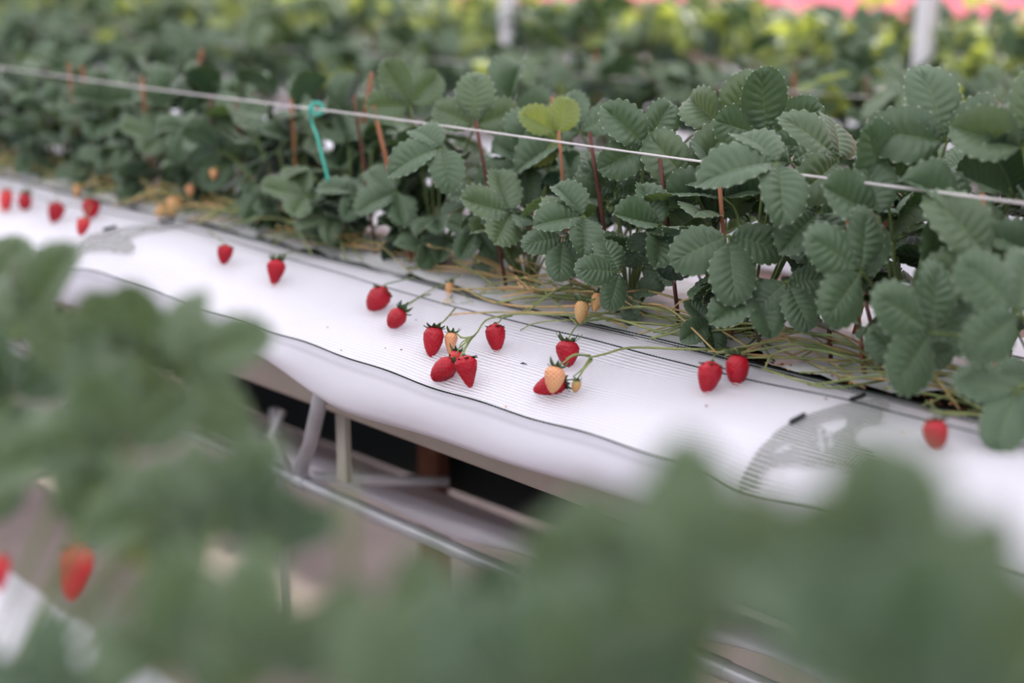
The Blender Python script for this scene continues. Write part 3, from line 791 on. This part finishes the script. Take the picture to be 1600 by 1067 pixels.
# ------------------------------------------------------------------ strawberries
def berry_mesh(name, L=.045, Wd=.019, shape=0, bodym=None, seedm=None, bump_=1.0, seed=1):
    rnd = random.Random(seed); nu, nv = 56, 44
    seeds = []; NS = 120
    for i in range(NS):
        t = (i + .5) / NS
        seeds.append((t, (i * 2.39996) % (2 * math.pi)))
    wob = [rnd.uniform(-1, 1) for _ in range(8)]
    CT = ([0, .03, .10, .26, .48, .70, .86, .95, 1], [0, .03, .10, .24, .47, .70, .87, .955, 1], [0, .03, .13, .34, .60, .80, .92, .97, 1])[shape]
    CV = ([0, .40, .76, 1, .94, .73, .50, .30, 0], [0, .40, .78, 1, .86, .58, .38, .22, 0], [0, .36, .74, 1, .93, .72, .47, .30, 0])[shape]
    def rad(t): return float(np.interp(t, CT, CV)) if t < .955 else float(np.interp(.955, CT, CV)) * math.sqrt(max(0, 1 - ((t - .955) / .045) ** 2))
    def pos(t, a):
        rr = rad(t) * Wd * (1 + .05 * wob[0] * math.cos(2 * a + wob[1]) + .03 * wob[2] * math.cos(3 * a) * math.sin(3 * t + wob[3] * 3))
        bend = .10 * wob[4] * Wd * t * t * 2
        return Vector((rr * math.cos(a) + bend, rr * math.sin(a) * .94, -L * (1 - (1 - t) ** 1.0)))
    sp = [pos(t * .94 + .035, a) for t, a in seeds]
    spn = np.array([tuple(p) for p in sp])
    m_ = MB(); vs = []
    for j in range(nv + 1):
        t = .5 - .5 * math.cos(math.pi * j / nv)
        for i in range(nu):
            a = 2 * math.pi * i / nu
            p = pos(min(max(t, 1e-4), .9999), a)
            d2 = ((spn - np.array(tuple(p))) ** 2).sum(1).min()
            dimp = math.exp(-d2 / (.0014 ** 2)) * .0016 * bump_
            c_ = Vector((0, 0, -L * .45)); n_ = Vector((p.x, p.y, (p.z - c_.z) * .4))
            if n_.length > 1e-6: n_.normalize()
            vs.append(p - n_ * dimp)
    fs = [(j * nu + i, j * nu + (i + 1) % nu, (j + 1) * nu + (i + 1) % nu, (j + 1) * nu + i) for j in range(nv) for i in range(nu)]
    m_.add(vs, fs)
    for p in sp:
        c_ = Vector((0, 0, -L * .45)); n_ = Vector((p.x, p.y, (p.z - c_.z) * .4)).normalized()
        u_ = Vector((0, 0, -1)); u_ = (u_ - n_ * u_.dot(n_)).normalized(); v_ = n_.cross(u_)
        q = p - n_ * .0007 * bump_
        vs = [q + u_ * .0015, q + v_ * .00095, q - u_ * .0012, q - v_ * .00095, q + n_ * .0007]
        m_.add(vs, [(0, 1, 4), (1, 2, 4), (2, 3, 4), (3, 0, 4)], 1)
    return m_.mesh(name, [bodym, seedm])
def calyx_mesh(rnd, r=.016, n=9, up=.5):
    m_ = MB()
    for i in range(n):
        a = 2 * math.pi * i / n + rnd.uniform(-.2, .2); l = r * rnd.uniform(.8, 1.25); w_ = l * .24; cu = up * rnd.uniform(.3, 1.6)
        d = Vector((math.cos(a), math.sin(a), 0)); s_ = Vector((-math.sin(a), math.cos(a), 0)); rows = []
        for j in range(6):
            t = j / 5; wd = w_ * math.sin(math.pi * (.18 + .80 * t)) ** .8
            c_ = d * (l * t) + Vector((0, 0, .0015 - .0045 * math.sin(t * 2.2) + cu * l * t * t))
            rows.append([c_ + s_ * wd, c_ + Vector((0, 0, -.0008)), c_ - s_ * wd])
        m_.grid(rows)
        m_.grid([[p + Vector((0, 0, -.0005)) for p in r_][::-1] for r_ in rows])
    m_.tube([Vector((0, 0, -.001)), Vector((0, 0, .003))], [.0032, .0016], 8)
    return m_.mesh('calyx', [M['calyx']])
cr = random.Random(2)
CAL = [calyx_mesh(cr, .0145, 9, u) for u in (-.1, .25, .6)]
BM = {}
for nm, bm, sm in (('red', M['red'], M['seed']), ('pinkred', M['pinkred'], M['seed']), ('cream', M['cream'], M['seed_brown']), ('peach', M['peach'], M['seed_brown']), ('green', M['greenberry'], M['seed_brown'])):
    for sh in range(3): BM[nm, sh] = berry_mesh('fruit_%s' % nm, .045, .0185, sh, bm, sm, 1.0, 10 + sh)

BERRY_TOP = {}
def berry(key, x, y, wpx, hpx, ang, colr, shape, label, stalk=None, lift=.019, Y=None, tilt=.75, cal=1, group='strawberries hanging over the net of the main bed', plant_=None, sm=None):
    """centre at picture point, size in picture pixels, ang: lean of the tip (degrees, + = tip to the left)"""
    C = on_net(x, y, lift) if Y is None else at(x, y, Y)
    dep = (C - EYE).dot(F); Wd = wpx * dep / FPX; Hh = hpx * dep / FPX
    a = math.radians(ang)
    tip = (-U * math.cos(a) - R * math.sin(a)).normalized()
    tip = (tip - F * .15).normalized()
    zax = -tip; xax = R - zax * R.dot(zax); xax.normalize(); yax = zax.cross(xax)
    top = C - tip * (Hh * .5)
    root = bpy.data.objects.new('strawberry', None); COL.objects.link(root); root.empty_display_size = .01
    tag(root, label, 'strawberry', group)
    root.matrix_world = Matrix(((xax.x, yax.x, zax.x, top.x), (xax.y, yax.y, zax.y, top.y), (xax.z, yax.z, zax.z, top.z), (0, 0, 0, 1)))
    f = link('fruit', BM[colr, shape], root); sx = Wd / .037; sz = Hh / .045
    f.scale = (sx, sx, sz); f.rotation_euler = (0, 0, random.uniform(0, 6))
    c_ = link('calyx', CAL[cal], root); s = sx * 1.2 if sx > .75 else sx * 1.35
    c_.scale = (s, s, s); c_.rotation_euler = (0, 0, random.uniform(0, 6)); c_.location = (0, 0, -.001)
    BERRY_TOP[key] = top + zax * .003
    if stalk:
        pts = [top + zax * .001] + [(W(*q) if len(q) == 3 else at(q[0], q[1], q[3])) for q in stalk]
        inv = root.matrix_world.inverted()
        P = smooth_path([inv @ Vector(p) for p in pts], 5)
        MB().tube(P, [.0009 + .0006 * i / (len(P) - 1) for i in range(len(P))], 6).build('stalk', sm or tg, root)
    return root
B = berry
B('a', 1108, 590, 41, 53, 12, 'red', 0, 'bright red strawberry, left one of the pair at centre right of the net', [(1117, 554, .03), (1135, 550, .03), (1165, 530, .02)], cal=0)
B('b', 1151, 577, 39, 50, 10, 'red', 2, 'bright red strawberry, right one of the pair close below the plants', [(1150, 545, .03), (1165, 530, .02), (1180, 522, .01)], cal=1)
B('c', 1461, 677, 40, 48, 0, 'red', 2, 'lone red strawberry at the far right on the net beside the bracket plate', [(1464, 645, .03), (1455, 632, .02), (1448, 618, .01)], cal=1)
B('d', 886, 553, 38, 43, 4, 'red', 0, 'red strawberry hanging on top of the cluster with the cream fruit', [(892, 522, .03), (903, 508, .03), (925, 500, .025), (960, 492, .02)], cal=2)
B('f', 858, 601, 36, 54, 75, 'red', 0, 'red strawberry lying sideways behind the cream speckled fruit', [(902, 590, .028), (912, 576, .03), (925, 562, .03)], lift=.014, cal=1)
B('e', 865, 592, 34, 43, 14, 'cream', 0, 'cream speckled unripe strawberry in front of a red one', [(880, 566, .045), (897, 555, .045), (922, 555, .035)], lift=.036, cal=2)
B('g', 900, 603, 16, 20, 8, 'green', 0, 'tiny green strawberry bud right of the cream speckled fruit', [(905, 586, .03), (914, 570, .03), (924, 560, .03)], lift=.014, cal=2)
B('h', 774, 528, 33, 46, -2, 'red', 0, 'dark red tapered strawberry hanging alone over the middle black thread', [(780, 503, .03), (785, 497, .03), (800, 493, .025)], cal=0)
B('i', 730, 580, 38, 52, -12, 'red', 1, 'pointed bright red strawberry, lowest right of the three-fruit cluster', [(727, 545, .035), (733, 530, .035), (742, 524, .03)], lift=.024, cal=0)
B('j', 692, 577, 36, 46, 58, 'red', 2, 'dark red ribbed strawberry leaning left in the three-fruit cluster', [(718, 560, .03), (728, 540, .03), (740, 525, .03)], lift=.018, cal=1)
B('k', 712, 560, 24, 26, 10, 'pinkred', 2, 'small red strawberry tucked behind the three-fruit cluster', [(722, 540, .03), (736, 527, .03)], lift=.014, cal=2)
B('l', 676, 535, 35, 50, 8, 'red', 0, 'red strawberry with a blunt tip left of the yellowish unripe one', [(683, 508, .03), (695, 500, .02), (712, 480, .01)], cal=1)
B('m', 704, 537, 22, 36, 6, 'cream', 1, 'yellowish unripe strawberry between two red ones', [(709, 517, .03), (722, 528, .03), (740, 526, .03)], lift=.016, cal=2)
B('n', 619, 497, 32, 36, 38, 'red', 2, 'red strawberry, right and lower of the pair by the upper thread', [(632, 478, .03), (655, 465, .02), (672, 460, .01)], cal=2)
B('o', 591, 468, 38, 44, 30, 'red', 2, 'red strawberry, left and higher of the pair by the upper thread', [(600, 445, .03), (620, 440, .02), (650, 432, .01)], cal=0)
B('p', 431, 427, 31, 44, 6, 'red', 1, 'red strawberry with dark curled sepals hanging left of centre', [(434, 400, .03), (448, 396, .02), (470, 392, .01)], cal=2)
B('q', 352, 398, 25, 32, 2, 'red', 0, 'small red strawberry nearest the far bracket plate', [(350, 380, .025), (338, 370, .02), (325, 360, .01)], cal=0)
B('r', 141, 327, 28, 34, 8, 'red', 0, 'blurred red strawberry above a pinker one at far left', [(140, 305, .03), (150, 298, .02)], cal=0)
B('s', 130, 355, 21, 30, 10, 'pinkred', 0, 'blurred pink-red strawberry just under a darker one', [(134, 336, .03), (142, 318, .03)], cal=0)
B('t', 86, 332, 28, 35, 10, 'red', 0, 'blurred red strawberry hanging between two others at far left', [(86, 312, .03), (95, 300, .02)], cal=0)
B('u', 38, 315, 23, 29, 5, 'red', 2, 'blurred dark red strawberry second from the left edge', [(46, 298, .03), (55, 290, .02)], cal=2)
B('v', 9, 315, 22, 42, 0, 'pinkred', 0, 'blurred pale pinkish strawberry at the left picture edge', [(12, 292, .03), (20, 285, .02)], cal=0)
G2 = 'unripe strawberries lying on the fruit stalks'
B('w', 908, 487, 25, 36, 10, 'peach', 0, 'peach coloured unripe strawberry, lower of two on the stalk bundle', [(925, 468, 0, 1.50), (945, 462, 0, 1.52)], Y=1.49, cal=2, group=G2)
B('x', 933, 472, 20, 32, 12, 'peach', 0, 'peach coloured unripe strawberry, upper of two on the stalk bundle', [(945, 455, 0, 1.52), (965, 462, 0, 1.54)], Y=1.51, cal=2, group=G2)
B('y', 703, 453, 16, 26, 0, 'peach', 0, 'small peach strawberry resting on thin stalks left of the stem bundle', [(706, 436, 0, 1.53), (720, 430, 0, 1.55)], Y=1.52, cal=2, group=G2)
B('z', 699, 474, 16, 18, 60, 'green', 2, 'little green strawberry with leafy sepals just under a peach one', [(715, 474, 0, 1.50), (740, 470, 0, 1.52)], Y=1.495, cal=2, group=G2)
B('aa', 272, 322, 27, 34, 10, 'peach', 0, 'blurred peach strawberry, right one of two above the far bracket', [(280, 306, 0, 1.55), (295, 300, 0, 1.57)], Y=1.53, cal=0, group=G2)
B('ab', 254, 331, 24, 24, 30, 'peach', 2, 'blurred tan strawberry, left one of two above the far bracket', [(262, 318, 0, 1.55), (280, 310, 0, 1.57)], Y=1.53, cal=0, group=G2)
B('ac', 297, 297, 15, 20, 0, 'cream', 0, 'blurred small yellow strawberry above the peach pair', [(300, 286, 0, 1.57), (310, 280, 0, 1.58)], Y=1.56, cal=0, group=G2)
B('ad', 334, 272, 15, 18, 0, 'cream', 0, 'blurred tiny cream strawberry among leaves right of the yellow one', [(338, 262, 0, 1.58), (350, 262, 0, 1.6)], Y=1.57, cal=0, group=G2)
B('ae', 120, 298, 15, 22, 0, 'peach', 0, 'blurred orange bud above the red berries at far left', [(122, 286, 0, 1.54), (130, 280, 0, 1.56)], Y=1.52, cal=0, group=G2)

# the long stalks that carry the clusters
def tpx(*pts, r=.0017, m=None, pl=None):
    truss([W(p[0], p[1], p[2]) if len(p) == 3 else at(p[0], p[1], p[3]) for p in pts], r, m, plant_=pl)
tpx((1165, 545, 0, 1.60), (1110, 546, .012), (1060, 545, .012), (985, 543, .018), (945, 553, .028), (922, 558, .034), r=.0019)
tpx((922, 557, .034), (910, 575, .03), (895, 588, .024), r=.0011); tpx((922, 557, .034), (900, 553, .04), (884, 560, .045), r=.0012)
tpx((1140, 530, 0, 1.60), (1040, 505, .015), (960, 498, .02), (880, 492, .022), (820, 490, .022), (790, 492, .024), r=.0018)
tpx((790, 492, .024), (760, 500, .028), (745, 520, .03), (738, 527, .03), (727, 545, .035), r=.0014)
tpx((738, 527, .03), (722, 535, .032), (714, 552, .03), r=.0010, m=tg); tpx((738, 527, .03), (725, 529, .03), (718, 528, .03), r=.0008)
tpx((960, 470, 0, 1.55), (900, 478, 0, 1.53), (820, 479, 0, 1.51), (765, 470, 0, 1.51), (735, 456, 0, 1.515), (722, 451, 0, 1.52), r=.0021, m=tt)
tpx((980, 500, .01), (930, 492, .02), (860, 488, .02), (760, 488, .016), (710, 491, .012), (697, 497, .010), r=.0016, m=tt)
tpx((950, 455, 0, 1.56), (870, 455, 0, 1.54), (800, 448, 0, 1.54), (765, 452, 0, 1.53), (750, 458, 0, 1.525), r=.0015, m=tt)
tpx((935, 500, .012), (880, 500, .012), (835, 505, .010), (813, 516, .008), r=.0012)
tpx((880, 440, 0, 1.58), (830, 436, 0, 1.56), (780, 432, 0, 1.55), r=.0015)
tpx((740, 474, 0, 1.51), (700, 440, .008), (665, 458, .008), (640, 475, .010), (622, 480, .016), r=.0012)
tpx((1480, 600, 0, 1.60), (1430, 585, 0, 1.52), (1340, 590, 0, 1.50), (1280, 600, .01), (1240, 592, .014), (1190, 575, .012), r=.0019)
tpx((1385, 585, 0, 1.61), (1330, 560, 0, 1.56), (1260, 545, 0, 1.54), (1210, 552, 0, 1.53), (1195, 575, .01), r=.0018)
tpx((1385, 585, 0, 1.61), (1320, 530, 0, 1.57), (1250, 520, 0, 1.55), (1170, 505, 0, 1.55), (1140, 512, 0, 1.54), r=.0018)
tpx((1400, 590, 0, 1.60), (1350, 600, .014), (1300, 606, .010), (1262, 600, .008), r=.0018)
tpx((1540, 600, 0, 1.62), (1480, 570, 0, 1.56), (1440, 555, 0, 1.54), (1470, 600, 0, 1.52), (1500, 640, .01), r=.0018, m=tt)
tpx((1545, 640, 0, 1.58), (1470, 615, .02), (1400, 603, .016), (1380, 600, .012), r=.0018)
tpx((1130, 548, .03), (1160, 535, .02), (1185, 525, 0, 1.60), r=.0016)

# ------------------------------------------------------------------ litter on the net
dr = random.Random(8)
def bit(x, y, s, m, label, name, cat, grp=None, curl=False, lift=.0055):
    p = on_net(x, y, lift) if lift < .1 else at(x, y, lift)
    m_ = MB()
    if curl: m_.tube([Vector((-s, 0, 0)), Vector((-s * .3, s * .3, s * .2)), Vector((s * .4, 0, s * .3)), Vector((s, s * .5, 0))], [.0006, .0011, .0009, .0004], 5); m_.tube([Vector((.0, 0, 0)), Vector((s * .5, -s * .6, .001))], .0006, 5)
    else:
        n = 7; ring = [Vector((math.cos(6.28 * i / n) * s * dr.uniform(.6, 1), math.sin(6.28 * i / n) * s * dr.uniform(.4, .8), dr.uniform(0, .0006))) for i in range(n)]
        top = [q * .6 + Vector((0, 0, .0012)) for q in ring]
        m_.add(ring + top + [Vector((0, 0, .0014))], [(i, (i + 1) % n, n + (i + 1) % n, n + i) for i in range(n)] + [(n + i, n + (i + 1) % n, 2 * n) for i in range(n)])
    o = m_.build(name, m); o.location = p
    return tag(o, label, cat, grp)
bit(817, 569, .0055, M['thread'], 'black curled withered scrap on the net below the lone tapered berry', 'withered_scrap', 'debris', curl=True)
bit(790, 636, .0028, M['petal'], 'orange petal scrap just above the lower black thread', 'petal_scrap', 'debris')
bit(627, 547, .003, M['debris'], 'brown speck on the net right of two smaller specks', 'petal_scrap', 'debris')
bit(1103, 634, .003, M['debris'], 'brown scrap on the net below the right-hand red pair', 'petal_scrap', 'debris')
bit(1291, 624, .0032, M['debris'], 'dark brown scrap on the net left of the bracket tab', 'petal_scrap', 'debris')
bit(1410, 675, .003, M['petal'], 'orange scrap on the net left of the lone right-hand berry', 'petal_scrap', 'debris')
for (x, y) in ((602, 544), (533, 548), (512, 512), (466, 562), (762, 710), (1421, 650), (1408, 662), (650, 500), (570, 640)):
    if y < 600: bit(x, y, .0018, M['debris'], 'tiny dark speck of dirt on the white net', 'dirt_speck', 'debris', 'dirt specks on the net')
for i in range(34):
    x = dr.uniform(1180, 1560); y = 552 + (x - 1180) * .215 + dr.uniform(-4, 10)
    p = at(x, y, dr.uniform(1.53, 1.56)); p.z = zr(-.5445)
    o = bit(x, y, dr.uniform(.002, .0045), M['petal'] if dr.random() < .5 else M['debris'], 'dried petal fallen on the bed edge near the plant bases', 'dried_petal', 'debris', 'dried petals on the bed edge'); o.location = p

# ------------------------------------------------------------------ beds behind
def back_bed(Yc, label_row, xa, xb, dx, n, lib, p2, rows_, rnd, hm=1.0):
    # film-covered trough
    nm = {'second': 'second bed, just behind the main bed', 'third': 'third bed, lit by the sun', 'fourth': 'fourth bed, right before the pink sheet'}[label_row]
    t = empty('planting_trough', (0, Yc, zr(-.55)), 'long white raised trough of the ' + nm, 'planting trough')
    X = [xa - 1 + i * .25 for i in range(int((xb - xa + 2) / .25) + 1)]
    prof = [(-.46, -.16), (-.455, -.06), (-.43, -.035), (-.36, -.006), (-.2, 0), (0, .004), (.2, 0), (.36, -.006), (.43, -.035), (.455, -.06), (.46, -.16)]
    MB().grid([[(x, y, z + .004 * math.sin(x * 4 + y * 9)) for x in X] for y, z in prof]).build('film_cover', M['film'], t)
    prof = [(-.37, -.02), (-.35, -.2), (-.3, -.22), (.3, -.22), (.35, -.2), (.37, -.02)]
    MB().grid([[(x, y, z) for x in X] for y, z in prof]).build('trough_body', M['trough'], t)
    x = xa
    while x < xb:
        for s_ in (-.28, .28): MB().tube([(x, s_, -.95), (x, s_, -.2)], .014, 10).build('leg', M['white_post'], t)
        x += 1.6
    i = 0
    for yo in rows_:
        x = xa
        while x < xb:
            plant(x + rnd.uniform(-.03, .03), Yc + yo + rnd.uniform(-.015, .015), zr(-.552), 'blurred leafy strawberry plant in the ' + nm, 'strawberry plants in the %s bed' % label_row, lib, n, rnd, hmul=hm * rnd.uniform(.9, 1.15), crown=False, lib2=LOWY, p2=p2, low=6 if yo < 0 and label_row == 'second' else 0)
            x += dx
    m_ = MB(); m_.tube([(x_, Yc - .09, zr(-.115 * (3.0) if label_row == 'second' else -.34) + .004 * math.sin(x_ * 3)) for x_ in [xa - .5 + .2 * q for q in range(int((xb - xa + 1) / .2))]], .0022, 8)
    tag(m_.build('guide_string', M['string']), 'blurred pale string above the ' + nm, 'string')
brn = random.Random(31)
back_bed(3.09, 'second', -7.6, -1.0, .21, 11, LOW, .06, (-.08, .09), brn, 1.0)
back_bed(4.50, 'third', -10.6, -1.6, .19, 12, LOW, .33, (-.09, .1), brn, 1.32)
for i, (x, y, Y) in enumerate([(1354, 118, 3.0), (1545, 165, 2.98), (930, 78, 3.0), (868, 95, 3.0), (1240, 112, 3.0), (1118, 140, 2.98), (583, 55, 3.0), (1395, 205, 3.02)]):
    a = at(x, y, Y)
    cane(Vector((a.x + .02, Y + .01, zr(-.55))), a, .0042, T if i % 3 else D, 'blurred orange-brown cane beside the string of the second bed', 'canes in the second bed')
back_bed(5.85, 'fourth', -8.5, -2.2, .2, 11, LOW, .3, (-.09, .1), brn, 1.02)
# pillars of the greenhouse
for (x, lb, wpx) in ((1447, 'grey square pillar rising from the far bed at upper right', 34), (795, 'pale grey pillar at the top centre behind the far leaves', 26)):
    Y = 4.33
    a = at(x, 30, Y); dep = (a - EYE).dot(F); hw = wpx * dep / FPX / 2
    m_ = MB(); hh = hw * .78; m_.box((-hh, -hh, -.02), (hh, hh, 3.0), bev=.006); m_.box((-hh * 1.8, -hh * 1.8, 0), (hh * 1.8, hh * 1.8, .012))
    o = m_.build('greenhouse_pillar', M['white_post'], smooth=False); o.location = (a.x, Y, 0.0)
    tag(o, lb, 'pillar')

# ------------------------------------------------------------------ bed in the foreground, far out of focus
FY = .13
ft = empty('planting_trough', (0, FY, zr(-.56)), 'white raised trough of the nearest bed under the blurred foreground plants', 'planting trough')
X = [-4 + i * .1 for i in range(46)]
prof = [(-.43, -.16), (-.42, -.05), (-.34, -.012), (-.2, 0), (0, .004), (.2, 0), (.34, -.012), (.42, -.045), (.432, -.16)]
MB().grid([[(x, y, z + .004 * math.sin(x * 5 + y * 9)) for x in X] for y, z in prof]).build('film_cover', M['film'], ft)
MB().grid([[(x, y, z) for x in X] for y, z in [(-.28, -.03), (-.27, -.2), (.27, -.2), (.28, -.03)]]).build('trough_body', M['trough'], ft)
FPL = []
FLB = ['near left edge of the picture', 'left of centre', 'below centre', 'right of centre', 'near the right edge']
frn = random.Random(44)
for i, x in enumerate((-1.95, -1.72, -1.49, -1.26, -1.03, -.82, -.62, -.44, -.27)):
    t = empty('strawberry_plant', (x, FY + .14, zr(-.565)), 'huge blurred foreground strawberry plant, %s from the left in the nearest bed' % ('first second third fourth fifth sixth seventh eighth ninth'.split()[i]), 'strawberry plant', 'blurred plants of the nearest bed')
    link('crown', crown_me, t); FPL.append(t)
def fleaf(x, y, Y, Lm, th, c=.2, a=.5, kind='n'):
    J = at(x, y, Y); th = math.radians(th)
    ax = (R * math.cos(th) + U * math.sin(th) - F * c).normalized()
    up = (Vector((0, 0, 1)) * (1 - a) - F * a); n = (up - ax * up.dot(ax)).normalized(); sd = ax.cross(n)
    pl = min(FPL, key=lambda q: abs(q.location.x - J.x)); s = Lm / .078
    o = link('leaf', frn.choice({'n': BLADES, 'p': BLADES_P, 'l': BLADES_L, 'f': FLAT}[kind]), pl); q = pl.location
    o.matrix_basis = Matrix(((sd.x, ax.x, n.x, J.x - q.x), (sd.y, ax.y, n.y, J.y - q.y), (sd.z, ax.z, n.z, J.z - q.z), (0, 0, 0, 1))) @ Matrix.Scale(s, 4)
    petiole(pl, q + Vector((0, 0, .01)), J, .0024, .01)
for f_ in [
    # left mass
    (-30, 470, .54, .062, 60, .2, .6, 'p'), (50, 500, .53, .062, 60, .3, .6, 'p'), (150, 590, .50, .065, 70, .3, .6, 'p'), (290, 575, .52, .060, 30, .3, .7, 'p'), (235, 560, .52, .055, 100, .3, .7, 'p'),
    (20, 620, .48, .062, 100, .3, .6, 'n'), (130, 690, .44, .06, 200, .3, .6, 'p'), (195, 700, .46, .055, 110, .3, .6, 'p'), (30, 730, .44, .05, 150, .3, .6, 'n'),
    (385, 790, .47, .047, 70, .3, .7, 'n'), (270, 790, .44, .05, 200, .3, .6, 'p'), (120, 640, .46, .055, 20, .3, .6, 'p'), (425, 830, .46, .042, 80, .3, .7, 'n'), (350, 800, .44, .05, 60, .3, .7, 'p'),
    (240, 800, .42, .036, 60, .3, .6, 'p'), (245, 880, .42, .026, 80, .3, .7, 'l'),
    (90, 1100, .33, .045, 90, .3, .6, 'n'), (270, 1040, .35, .055, 80, .3, .6, 'p'), (-20, 1090, .33, .04, 100, .3, .6, 'n'), (400, 1040, .37, .05, 90, .3, .7, 'p'),
    # bottom band
    (540, 1050, .40, .05, 80, .3, .7, 'p'), (660, 1040, .42, .05, 90, .3, .7, 'p'), (770, 1020, .44, .05, 90, .3, .7, 'n'), (870, 1000, .45, .052, 90, .3, .6, 'p'),
    (600, 1100, .36, .05, 60, .3, .6, 'p'), (760, 1090, .38, .05, 60, .3, .6, 'n'), (900, 1090, .40, .04, 100, .3, .6, 'p'),
    # right mass
    (990, 920, .46, .05, 60, .2, .8, 'p'), (1080, 895, .47, .05, 95, .2, .8, 'p'), (1140, 930, .45, .05, 120, .3, .7, 'p'), (1230, 960, .45, .045, 80, .3, .6, 'p'),
    (1330, 920, .46, .05, 85, .2, .7, 'p'), (1420, 920, .47, .05, 95, .2, .7, 'p'), (1380, 970, .45, .05, 20, .3, .7, 'n'), (1300, 1000, .44, .045, 40, .3, .7, 'n'),
    (1470, 1070, .42, .05, 30, .3, .6, 'p'), (1060, 950, .45, .045, 180, .3, .6, 'n'),
    (1370, 1080, .40, .05, 60, .3, .6, 'n'),
]: fleaf(*f_)
B('fg', 118, 893, 54, 90, 4, 'pinkred', 0, 'large blurred red strawberry hanging among the foreground leaves at lower left', [(112, 840, 0, .60), (120, 800, 0, .52)], Y=.62, cal=0, group='strawberries of the nearest bed')
B('fh', 2, 895, 26, 60, 0, 'pinkred', 0, 'blurred pinkish strawberry cut by the left edge beside the large one', [(5, 850, 0, .46)], Y=.48, cal=0, group='strawberries of the nearest bed')
for (x, y0, Y, lb) in ((541, 740, .44, 'blurred green cane rising before the steel trestle in the foreground'), (925, 960, .42, 'faint blurred cane low in the foreground below centre')):
    a = at(x, y0, Y); cane(Vector((a.x, Y, zr(-.56))), a, .0030, M['petiole'], lb)
